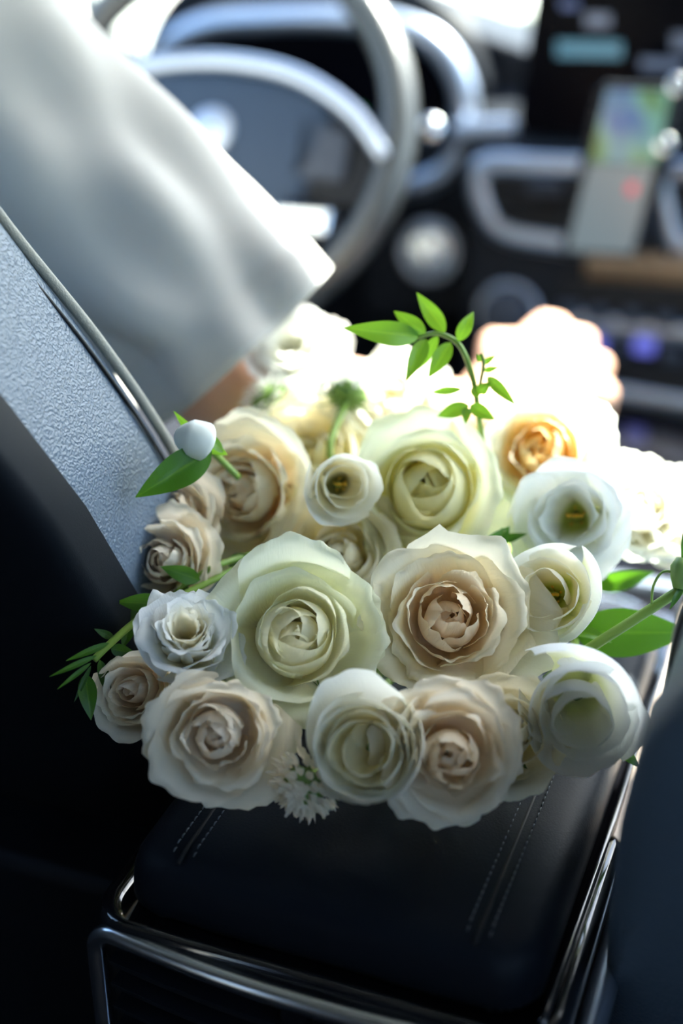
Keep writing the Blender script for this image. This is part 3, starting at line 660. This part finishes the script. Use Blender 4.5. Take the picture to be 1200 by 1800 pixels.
# each kind: number of petals, then key petals from the heart outward: (t, profile (radius, height), half-angle, spiral, ruffle, roll)
KIND = {
 'cup': (17, [
    (0.0, [(.02, .05), (.14, .2), (.19, .5), (.13, .80), (.0, .94)], 2.5, .10, .004, .0),
    (.14, [(.02, .05), (.20, .16), (.29, .5), (.22, .84), (.06, .98)], 2.2, .12, .006, .0),
    (.34, [(.02, .03), (.30, .10), (.43, .44), (.40, .80), (.30, .96), (.27, 1.0)], 1.75, .12, .010, .0),
    (.54, [(.02, .02), (.36, .06), (.55, .36), (.57, .70), (.54, .88), (.58, .93)], 1.45, .10, .014, .03),
    (.74, [(.02, .0), (.40, .02), (.68, .26), (.78, .56), (.86, .74), (.97, .77), (1.02, .73)], 1.2, .05, .024, .06),
    (1.0, [(.02, -.02), (.42, -.02), (.76, .14), (.92, .40), (1.05, .56), (1.18, .56), (1.24, .48)], 1.0, .02, .034, .09)]),
 'full': (23, [
    (0.0, [(.02, .05), (.13, .25), (.17, .5), (.12, .70), (.0, .78)], 1.8, .24, .010, .0),
    (.13, [(.02, .05), (.20, .2), (.29, .5), (.24, .76), (.12, .89)], 1.25, .26, .018, .0),
    (.28, [(.02, .04), (.26, .14), (.40, .46), (.39, .74), (.29, .90), (.27, .93)], 1.15, .22, .024, .01),
    (.48, [(.02, .03), (.30, .08), (.50, .38), (.53, .68), (.50, .84), (.54, .88)], 1.2, .12, .026, .02),
    (.72, [(.02, .0), (.36, .03), (.64, .28), (.74, .54), (.80, .69), (.91, .72), (.96, .67)], 1.05, .07, .034, .06),
    (1.0, [(.02, -.02), (.40, -.02), (.76, .12), (.92, .34), (1.05, .46), (1.18, .45), (1.24, .37)], .92, .03, .044, .09)]),
 'bud': (14, [
    (0.0, [(.02, .05), (.14, .2), (.2, .55), (.15, .98), (.05, 1.15)], 2.0, .34, .008, .0),
    (.4, [(.02, .02), (.26, .1), (.44, .48), (.45, .94), (.44, 1.10), (.5, 1.13)], 1.5, .16, .014, .03),
    (1.0, [(.02, .0), (.36, .0), (.72, .28), (.84, .62), (.95, .82), (1.08, .82), (1.14, .74)], 1.05, .05, .03, .09)]),
 'lis': (10, [
    (0.0, [(.03, .05), (.14, .14), (.28, .42), (.36, .72), (.42, .88), (.47, .90)], 1.7, .16, .024, .02),
    (.5, [(.03, .02), (.24, .07), (.50, .34), (.66, .64), (.76, .77), (.85, .78)], 1.4, .10, .030, .05),
    (1.0, [(.03, .0), (.34, .0), (.70, .20), (.90, .46), (1.04, .58), (1.14, .57), (1.18, .51)], 1.15, .05, .034, .07)]),
 'goblet': (8, [
    (0.0, [(.03, .05), (.15, .12), (.28, .40), (.38, .74), (.40, .92), (.34, 1.0)], 2.0, .34, .014, .0),
    (.5, [(.03, .02), (.26, .05), (.56, .30), (.70, .64), (.74, .86), (.74, .95)], 1.7, .20, .022, .0),
    (1.0, [(.03, .0), (.36, .0), (.78, .22), (.98, .54), (1.06, .78), (1.10, .86)], 1.45, .10, .03, .03)]),
 'ruff': (17, [
    (0.0, [(.03, .05), (.10, .2), (.18, .6), (.24, .98), (.30, 1.08)], 1.6, .2, .035, .02),
    (.5, [(.03, .03), (.20, .10), (.38, .5), (.52, .86), (.64, 1.0), (.70, 1.0)], 1.2, .14, .045, .04),
    (1.0, [(.03, .0), (.34, .0), (.70, .24), (.90, .52), (1.04, .64), (1.12, .60)], .95, .06, .045, .07)]),
}
def resample(prof, n=14):
    p = np.array(spline([np.array(q) for q in prof], 50)); d = np.r_[0, np.cumsum(np.linalg.norm(np.diff(p, axis=0), axis=1))]; d /= d[-1]
    s = np.linspace(0, 1, n); return np.stack([np.interp(s, d, p[:, 0]), np.interp(s, d, p[:, 1])], -1)
def flower(kind, name, label, cat, px, py, zc, Rpx, off, edge, core, seed, roll=0, group=None, throat=None, heart=False, sepals=True, sq=1.0, rs=1.0, n=None, back=0, hx=1.4, bs=1.0):
    rng = np.random.RandomState(seed)
    base, m, R, a = frame_for(px, py, zc, off, roll, .45, Rpx)
    root = empty(name, base, m); tag(root, label, cat, group)
    N, keys = KIND[kind]; N = n or N; keys = [(k[0], resample(k[1]), *k[2:]) for k in keys]; th = rng.uniform(0, 6.28)
    ex = 2 if kind in ('cup', 'full', 'bud') else 0
    for i in range(-ex, N):
        t = max(0, i) / (N - 1)
        j = max(q for q in range(len(keys) - 1) if keys[q][0] <= t); k0, k1 = keys[j], keys[j + 1]; f_ = (t - k0[0]) / (k1[0] - k0[0])
        prof = k0[1] * (1 - f_) + k1[1] * f_; half, spi, ruf, rol = [k0[q] * (1 - f_) + k1[q] * f_ for q in (2, 3, 4, 5)]
        prof = prof.copy(); prof[3:, 0] *= rng.uniform(.92, 1.08) + (rng.uniform(-.04, .14) if t > .75 else 0); prof[:, 1] *= rng.uniform(.94, 1.07) * sq
        if t < .6: prof[:, 0] *= 1 + (bs - 1) * (1 - (t / .6) ** 2)
        if i < 0: prof[:, 0] *= (.66, .36)[i + 2]; prof[:, 1] *= (1.01, 1.03)[i + 2]; spi = .04
        rb = prof[:, 0].max() * .88
        me = petal_mesh('petal', prof[::2].tolist() + [prof[-1].tolist()] if len(prof) % 2 == 0 else prof[::2].tolist(), half * rng.uniform(.88, 1.12), rb, R, rng, spi * rng.choice([1, 1, 1, .3]), ruf * rs * rng.uniform(.8, 1.9), rol * rng.uniform(.3, 1.6), rng.uniform(.08, .24),
                        rng.uniform(0, .07) if kind in ('cup', 'full', 'bud') else 0, colour(edge, core, t, throat, hx), nu=21 if t < .4 else 33, slant=rng.uniform(.04, .20) * (1 - t) if kind in ('cup', 'full', 'bud') else rng.uniform(-.05, .08))
        th += 2.39996 + rng.uniform(-.28, .28)
        place_petal(root, me, th, R_(rng.uniform(-3, 3) + (rng.uniform(-13, 11) * t)), R * rng.uniform(-.03, .03))
    if back:      # one tall petal standing behind the bloom
        prof = resample([(.02, -.02), (.42, -.04), (.80, .10), (.98, .42), (1.10, .74), (1.24, .90), (1.38, .88)])
        me = petal_mesh('petal', prof[::2].tolist() + [prof[-1].tolist()], .86, .98, R, rng, 0, .028, .04, .06, .03, colour(edge, core, 1, throat), nu=33)
        place_petal(root, me, back - roll, 0, 0)
    if heart:
        V, Fc = tube_data([(0, 0, .02 * R), (0, 0, .16 * R), (0, 0, .30 * R), (0, 0, .38 * R)], [.06 * R, .085 * R, .05 * R, .03 * R], n=10); pydata('pistil', V, Fc, M['pistil'], root)
        for s in (-1, 1):
            V, Fc = tube_data(spline([(0, 0, .36 * R), (s * .06 * R, .01 * R, .43 * R), (s * .13 * R, .0, .40 * R)], 8), .03 * R, n=7); pydata('stigma', V, Fc, M['stamen'], root)
        for k in range(5):
            t = 2 * math.pi * k / 5 + .4; c_, s_ = math.cos(t), math.sin(t)
            V, Fc = tube_data([(.05 * R * c_, .05 * R * s_, .05 * R), (.14 * R * c_, .14 * R * s_, .26 * R), (.15 * R * c_, .15 * R * s_, .29 * R), (.16 * R * c_, .16 * R * s_, .36 * R)], [.008 * R, .008 * R, .028 * R, .02 * R], n=6)
            pydata('stamen', V, Fc, M['stamen'], root)
    stem_and_sepals(root, base, m, a, R, rng, sepals)
    return root
GR, GL = 'roses of the bouquet', 'lisianthus blooms of the bouquet'
TH = (.62, .66, .16)
flower('cup', 'rose', 'large cream rose with yellow glowing heart and spiral bud, upper middle', 'rose', 752, 866, .607, 124, (-.05, .18), 'green', 'yellow', 3, group=GR, hx=2.0, bs=1.5)
flower('cup', 'rose', 'large open greenish cream rose with tall back petal, beside the small ruffled white bloom', 'rose', 520, 1122, .580, 128, (.02, .16), 'green', 'cream', 11, group=GR, back=1.6, bs=1.25, hx=1.7)
flower('full', 'rose', 'very full ruffled rose with peach heart, in the middle of the bouquet', 'rose', 790, 1088, .582, 132, (.05, .12), 'cream', 'peach', 5, group=GR, hx=2.0)
flower('full', 'rose', 'cream rose next to the broad dark leaf by the driver seat', 'rose', 435, 864, .602, 116, (-.50, .02), 'cream', 'peach', 8, group=GR)
flower('full', 'rose', 'rose with bright orange heart just in front of the fist', 'rose', 952, 795, .612, 104, (-.05, .16), 'white', 'orange', 21, group=GR, hx=2.0)
flower('full', 'rose', 'peach rose hanging over the armrest beside the lowest white bloom', 'rose', 792, 1325, .552, 112, (.10, -.12), 'blush', 'peach', 13, group=GR)
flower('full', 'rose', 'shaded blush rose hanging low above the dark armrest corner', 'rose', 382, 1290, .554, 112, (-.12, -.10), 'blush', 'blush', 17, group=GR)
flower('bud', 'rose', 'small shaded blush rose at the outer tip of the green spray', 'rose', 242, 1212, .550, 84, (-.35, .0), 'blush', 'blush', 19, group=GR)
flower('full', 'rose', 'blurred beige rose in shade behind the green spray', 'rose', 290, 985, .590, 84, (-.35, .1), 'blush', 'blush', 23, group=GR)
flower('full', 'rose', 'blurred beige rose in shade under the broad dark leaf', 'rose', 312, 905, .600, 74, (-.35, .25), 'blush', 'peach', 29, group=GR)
flower('full', 'rose', 'cream rose half hidden under the green scabious bracts', 'rose', 545, 805, .594, 104, (-.1, .3), 'cream', 'yellow', 31, group=GR)
flower('full', 'rose', 'sunlit white rose behind the jasmine sprig', 'rose', 700, 712, .620, 90, (.0, .5), 'white', 'peach', 33, group=GR)
flower('full', 'rose', 'blown-out sunlit cream rose at the far edge beyond the lisianthus', 'rose', 1120, 895, .585, 84, (.3, .35), 'white', 'cream', 37, group=GR)
flower('full', 'rose', 'blown-out sunlit rose cut by the picture edge', 'rose', 1205, 915, .575, 88, (.4, .3), 'white', 'cream', 39, group=GR)
flower('cup', 'rose', 'cream rose mostly hidden between the yellow-hearted and greenish roses', 'rose', 602, 990, .570, 118, (-.1, .25), 'cream', 'cream', 41, group=GR)
flower('cup', 'rose', 'cream rose mostly hidden below the drooping lisianthus', 'rose', 895, 1290, .545, 90, (.1, .2), 'cream', 'cream', 43, group=GR)
flower('lis', 'lisianthus', 'white lisianthus with open yellow-green centre, at the sunlit side', 'lisianthus', 1010, 907, .602, 104, (-.12, .05), 'pure', 'white', 51, group=GL, throat=TH, heart=True)
flower('goblet', 'lisianthus', 'drooping white lisianthus with narrow orange-green slit centre', 'lisianthus', 968, 1045, .588, 96, (-.28, .10), 'white', 'cream', 53, group=GL, throat=TH, heart=True)
flower('goblet', 'lisianthus', 'big white cup-shaped lisianthus beside the passenger seat', 'lisianthus', 1015, 1240, .562, 116, (.02, -.42), 'pure', 'white', 57, group=GL, throat=(.72, .74, .42))
flower('goblet', 'lisianthus', 'lowest white bloom with spiral petals, hanging over the armrest', 'lisianthus', 645, 1314, .556, 112, (-.10, -.04), 'white', 'cream', 60, group=GL, n=13)
flower('ruff', 'lisianthus', 'small ruffled bluish white bloom left of the greenish rose', 'lisianthus', 328, 1126, .582, 88, (-.06, .7), 'pure', 'cream', 61, group=GL, n=24)
flower('goblet', 'lisianthus', 'small cup-shaped lisianthus with dark throat beside the yellow-hearted rose', 'lisianthus', 600, 852, .622, 70, (.28, .0), 'white', 'cream', 63, group=GL, throat=(.30, .26, .06), heart=True)
flower('ruff', 'lisianthus', 'overexposed white bloom against the sleeve hem', 'lisianthus', 515, 620, .640, 88, (-.1, .45), 'pure', 'white', 67, group=GL)

def scabious(label, px, py, zc, Rpx, off, seed, edge='pure', core='white', tc=1.0):
    rng = np.random.RandomState(seed); base, m, R, a = frame_for(px, py, zc, off, 0, .3, Rpx, tc)
    root = empty('scabious', base, m); tag(root, label, 'scabious', 'scabious heads of the bouquet')
    for li, (cnt, r1, z1) in enumerate([(16, .98, .12), (16, .86, .34), (14, .70, .50), (11, .52, .62), (8, .33, .70), (5, .15, .74)]):
        for i in range(cnt):
            s = rng.uniform(.85, 1.15); L = .34 * s
            prof = [(r1 - .30, z1 - .10), (r1 - .16, z1), (r1 - .02, z1 + .02), (r1 + L * .3, z1 - .02 + .1 * (li > 1))]
            me = petal_mesh('petal', prof, .42, .30, R, rng, 0, .10, .04, .3, 0, colour(edge, core, .8), nu=11, nv=8, wbase=.3)
            place_petal(root, me, 2 * math.pi * (i + .5 * (li % 2)) / cnt + rng.uniform(-.12, .12), R_(rng.uniform(-12, 12)), 0)
    V, Fc = tube_data([(0, 0, -.02 * R), (0, 0, .2 * R), (0, 0, .45 * R), (0, 0, .62 * R)], [.3 * R, .62 * R, .45 * R, .1 * R], n=14); pydata('head', V, Fc, M['sepal'], root)
    for k in range(9):
        th = 2 * math.pi * k / 9; V = []; L = R * rng.uniform(.75, 1.0)
        for j in range(6):
            t = j / 5; wd = .10 * R * (1 - t) ** .7; rr = .06 * R + L * t; zz = -.04 * R - .10 * R * math.sin(t * 2)
            V += [(rr, -wd, zz), (rr, 0, zz + .03 * R), (rr, wd, zz)]
        o = pydata('bract', V, [(3 * j + i, 3 * j + i + 1, 3 * j + i + 4, 3 * j + i + 3) for j in range(5) for i in range(2)], M['sepal'], root); o.matrix_local = Matrix.Rotation(th, 4, 'Z')
    stem_and_sepals(root, base, m, a, R * 1.2, rng, False)
scabious('frilly white scabious over the bare elbow', 470, 695, .622, 62, (-.6, .9), 71, tc=.15)
scabious('white scabious seen from behind, green bracts showing', 610, 690, .632, 60, (.1, .8), 73, tc=-.55)
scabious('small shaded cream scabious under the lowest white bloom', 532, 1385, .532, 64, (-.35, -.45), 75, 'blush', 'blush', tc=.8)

# ------------------------------------------------------------------ greenery
def leaf(base, tip, width, m, parent, bend=.12, fold=.25, nrm=None, twist=0, name='leaf', curl=0.0):
    base, tip = np.array(base), np.array(tip); d = tip - base; L = np.linalg.norm(d); t_ = d / L
    n = (CAM - base) if nrm is None else np.array(nrm, float); n = n - (n @ t_) * t_; n /= np.linalg.norm(n); s = np.cross(t_, n)
    if twist: c_, s2 = math.cos(twist), math.sin(twist); s, n = s * c_ + n * s2, n * c_ - s * s2
    nv, nu = 15, 7; V = []; uv = []
    for j in range(nv):
        v = j / (nv - 1); w_ = width * .5 * max(.02, math.sin(math.pi * min(1, v ** .8)) ** .85 * (1 - .25 * v))
        c = base + t_ * L * v + n * L * bend * math.sin(math.pi * v) - n * L * curl * v ** 3
        for i in range(nu):
            u = -1 + 2 * i / (nu - 1)
            V.append(c + s * u * w_ + n * w_ * fold * abs(u) + n * .04 * w_ * math.sin(9 * v + 3 * u)); uv.append(((u + 1) / 2, v))
    Fc = [(j * nu + i, j * nu + i + 1, (j + 1) * nu + i + 1, (j + 1) * nu + i) for j in range(nv - 1) for i in range(nu - 1)]
    o = pydata(name, V, Fc, M[m], parent); me = o.data; ul = me.uv_layers.new(name='UVMap'); li = np.zeros(len(me.loops), int); me.loops.foreach_get('vertex_index', li)
    ul.data.foreach_set('uv', np.array(uv)[li].astype(np.float32).reshape(-1)); return o
def sprig(name, label, at, cat='foliage', group='greenery of the bouquet'):
    r = empty(name, at); r['_world'] = 1; bpy.context.view_layer.update(); tag(r, label, cat, group); return r
def PL(l, d): return [P(a, b, d if not isinstance(d, (list, tuple)) else d[i]) for i, (a, b) in enumerate(l)]
# jasmine sprig rising above the roses
D = .80
jr = P(850, 800, .84); js = sprig('jasmine_sprig', 'bright green jasmine sprig arching above the white flowers', jr)
tube('stem', spline([jr, P(842, 735, .825), P(832, 670, .81), P(815, 620, .80), P(795, 596, .80), P(765, 586, .80), P(735, 593, .80)], 30), list(np.linspace(.0021, .0011, 31)), M['stem'], js, n=7)
for b, t, wd, dd, bd in [((738, 592), (602, 576), 48, .79, .10), ((748, 588), (692, 547), 34, .80, .08), ((782, 584), (732, 514), 34, .80, -.10), ((804, 600), (832, 548), 28, .80, .2),
                         ((748, 596), (713, 670), 34, .79, .05), ((770, 590), (728, 655), 26, .815, .05), ((792, 602), (752, 665), 34, .80, .08)]:
    leaf(P(*b, D), P(*t, dd), wd * D / FPX * 1.0, 'leaf_bright', js, bd)
tube('stem', spline([P(838, 700, .815), P(845, 668, .805), P(850, 640, .80), P(846, 622, .80)], 10), .0011, M['stem'], js, n=6)
for b, t, wd, dd in [((848, 640), (872, 624), 12, .80), ((850, 652), (878, 645), 12, .80), ((856, 662), (906, 712), 24, .795), ((846, 636), (838, 622), 12, .80), ((840, 690), (862, 672), 24, .80),
                     ((838, 700), (834, 676), 22, .81), ((826, 712), (870, 738), 28, .80), ((824, 712), (768, 732), 30, .81), ((820, 716), (818, 745), 20, .80), ((812, 684), (755, 690), 16, .82)]:
    leaf(P(*b, .805), P(*t, dd), wd * D / FPX, 'leaf_bright', js, .1)
# green spray on the driver's side
sr = P(450, 985, .80); ls = sprig('green_spray', 'leafy green spray reaching from the roses toward the driver seat', sr)
tube('stem', spline([sr, P(390, 1012, .785), P(310, 1052, .77), P(240, 1092, .755), P(190, 1135, .745), P(165, 1160, .74)], 26), list(np.linspace(.0026, .0014, 26)) if False else .002, M['stem'], ls, n=7)
tube('stem', spline([P(440, 975, .805), P(380, 995, .79), P(330, 1025, .785), P(300, 1050, .78)], 14), .0018, M['stem'], ls, n=7)
for b, t, wd, dd, mm in [((352, 1020), (282, 996), 36, .775, 'leaf'), ((290, 1062), (205, 1058), 40, .76, 'leaf'), ((262, 1072), (200, 1105), 34, .77, 'leaf_dark'), ((400, 985), (470, 1000), 44, .80, 'leaf_dark'),
                         ((192, 1130), (115, 1162), 14, .73, 'leaf'), ((170, 1152), (86, 1190), 12, .725, 'leaf'), ((160, 1165), (100, 1212), 10, .725, 'leaf'), ((150, 1185), (160, 1266), 36, .735, 'leaf'),
                         ((200, 1122), (165, 1105), 16, .75, 'leaf_dark'), ((195, 1140), (240, 1150), 26, .75, 'leaf_dark'), ((175, 1160), (195, 1230), 22, .745, 'leaf_dark'), ((330, 1030), (300, 1075), 30, .78, 'leaf_dark'), ((230, 1095), (215, 1140), 24, .755, 'leaf'),
                         ((425, 1030), (368, 1048), 22, .775, 'leaf'), ((160, 1170), (130, 1235), 10, .735, 'leaf_dark')]:
    leaf(P(*b, dd + .005), P(*t, dd), wd * .75 / FPX, mm, ls, .08)
# broad leaves behind the left roses
bl = P(380, 800, .80); bs = sprig('broad_leaf_stem', 'broad dark green leaf and pale young leaf against the driver seat piping', bl)
tube('stem', spline([P(420, 840, .81), bl, P(350, 770, .775)], 8), .002, M['stem'], bs, n=7)
leaf(P(372, 792, .775), P(238, 874, .765), 62 * .87 / FPX, 'leaf', bs, .10)
leaf(P(400, 800, .785), P(305, 722, .775), 40 * .87 / FPX, 'leaf_bright', bs, .06, twist=.9)
leaf(P(392, 795, .775), P(335, 752, .765), 22 * .87 / FPX, 'leaf_bright', bs, .1, twist=-.5)
bp_ = spline([P(314, 768, .775), P(322, 769, .773), P(336, 771, .772), P(352, 775, .772), P(362, 779, .774), P(368, 782, .775)], 20); V, Fc = tube_data(bp_, list(np.interp(np.linspace(0, 1, len(bp_)), [0, .12, .4, .7, .9, 1], [.001, .006, .0105, .011, .006, .001])), n=16); pydata('flower_bud', V, Fc, mat('bud_white', (.78, .80, .72), .6), bs)
# leaves and a bare stem on the passenger side
rr_ = P(1010, 1110, .80); rl = sprig('leafy_stem', 'stem with broad green leaves between the lisianthus and the passenger seat', rr_)
tube('stem', spline([P(960, 1080, .83), rr_, P(1060, 1085, .81)], 8), .0022, M['stem'], rl, n=7)
leaf(P(1008, 1112, .80), P(1215, 1112, .79), 96 * .8 / FPX, 'leaf', rl, .04, fold=.12)
leaf(P(1040, 1030, .85), P(1150, 1005, .84), 40 * .84 / FPX, 'leaf', rl, .10, twist=-.2)
leaf(P(1085, 1310, .76), P(1125, 1350, .75), 24 * .76 / FPX, 'leaf', rl, .1)
leaf(P(1000, 1110, .79), P(1075, 1130, .78), 30 * .8 / FPX, 'leaf_bright', rl, .1, twist=.7)
br = P(1020, 1150, .765); bb = sprig('budded_stem', 'slim green stem with a small bud, pointing at the passenger seat', br)
tube('stem', spline([P(960, 1195, .775), br, P(1110, 1092, .755), P(1190, 1040, .75), P(1215, 1022, .75)], 20), .0029, M['stem'], bb, n=8)
V, Fc = tube_data([P(1192, 1035, .748), P(1196, 1015, .748), P(1198, 995, .748), P(1198, 980, .748)], [.003, .0055, .006, .003], n=10); pydata('bud', V, Fc, M['sepal'], bb)
leaf(P(1200, 1030, .748), P(1176, 1072, .745), 13 * .75 / FPX, 'leaf_dark', bb, .1, name='bract'); leaf(P(1199, 985, .748), P(1203, 922, .745), 9 * .75 / FPX, 'leaf_dark', bb, .05, name='bract')
tube('tendril', spline([P(1192, 1008, .748), P(1165, 1005, .75), P(1148, 1030, .75), P(1145, 1062, .75)], 14), .0007, M['stem'], bb, n=6)
# small leaves tucked between blooms
gp = P(880, 985, .81); gl = sprig('tucked_leaves', 'small green leaves tucked between the orange-hearted and peach-hearted roses', gp)
tube('stem', spline([P(880, 1010, .83), gp, P(885, 930, .80)], 8), .002, M['stem'], gl, n=7)
leaf(P(850, 985, .80), P(895, 925, .80), 44 * .8 / FPX, 'leaf', gl, .1); leaf(P(880, 950, .81), P(926, 938, .80), 18 * .8 / FPX, 'leaf_dark', gl, .1); leaf(P(860, 985, .81), P(815, 968, .80), 26 * .8 / FPX, 'leaf_dark', gl, .1)
gp = P(665, 1190, .76); gl = sprig('tucked_leaves', 'dark leaves in the gap below the greenish and peach-hearted roses', gp)
tube('stem', spline([P(668, 1130, .79), gp, P(660, 1215, .755)], 8), .002, M['stem'], gl, n=7)
leaf(P(655, 1130, .775), P(668, 1215, .76), 30 * .77 / FPX, 'leaf_dark', gl, .05); leaf(P(680, 1175, .775), P(650, 1220, .755), 20 * .77 / FPX, 'leaf_dark', gl, .1); leaf(P(930, 1120, .79), P(905, 1160, .78), 26 * .77 / FPX, 'leaf_dark', gl, .1)
# pieces of a part go one level deeper
bpy.context.view_layer.update()
def under(child, parent):
    for r in [o for o in bpy.data.objects if o.parent is None]:
        ks = list(r.children); ps = [k for k in ks if k.name.split('.')[0] == parent]
        if not ps: continue
        for k in ks:
            if k.name.split('.')[0] == child and k.type == 'MESH':
                p = min(ps, key=lambda q: (sum((Vector(c) for c in q.bound_box), Vector()) / 8 - sum((Vector(c) for c in k.bound_box), Vector()) / 8).length)
                mw = k.matrix_world.copy(); k.parent = p; k.matrix_parent_inverse = Matrix(); k.matrix_local = p.matrix_world.inverted() @ mw
for c_, p_ in (('stigma', 'pistil'), ('stamen', 'pistil'), ('headrest_post', 'headrest'), ('emblem', 'hub_pad'), ('hub_trim', 'hub_pad'), ('button_pad', 'spoke'), ('silver_bar', 'spoke'), ('stitching', 'armrest_lid'),
               ('vent_slat', 'vent_recess'), ('vent_tab', 'vent_recess'), ('vent_slat', 'vent_backing'), ('vent_divider', 'vent_backing'), ('display_bar', 'housing'), ('display_text', 'housing'), ('display_icon', 'screen'),
               ('map_screen', 'case'), ('route_panel', 'case'), ('route_icon', 'case'), ('sleeve_hem', 'sleeve'), ('hem_seam', 'sleeve'), ('start_button', 'button_ring'), ('rotary_knob', 'knob_ring'), ('piping', 'backrest'), ('button', 'button_strip')):
    under(c_, p_)
for o in bpy.data.objects:
    if '_world' in o: del o['_world']
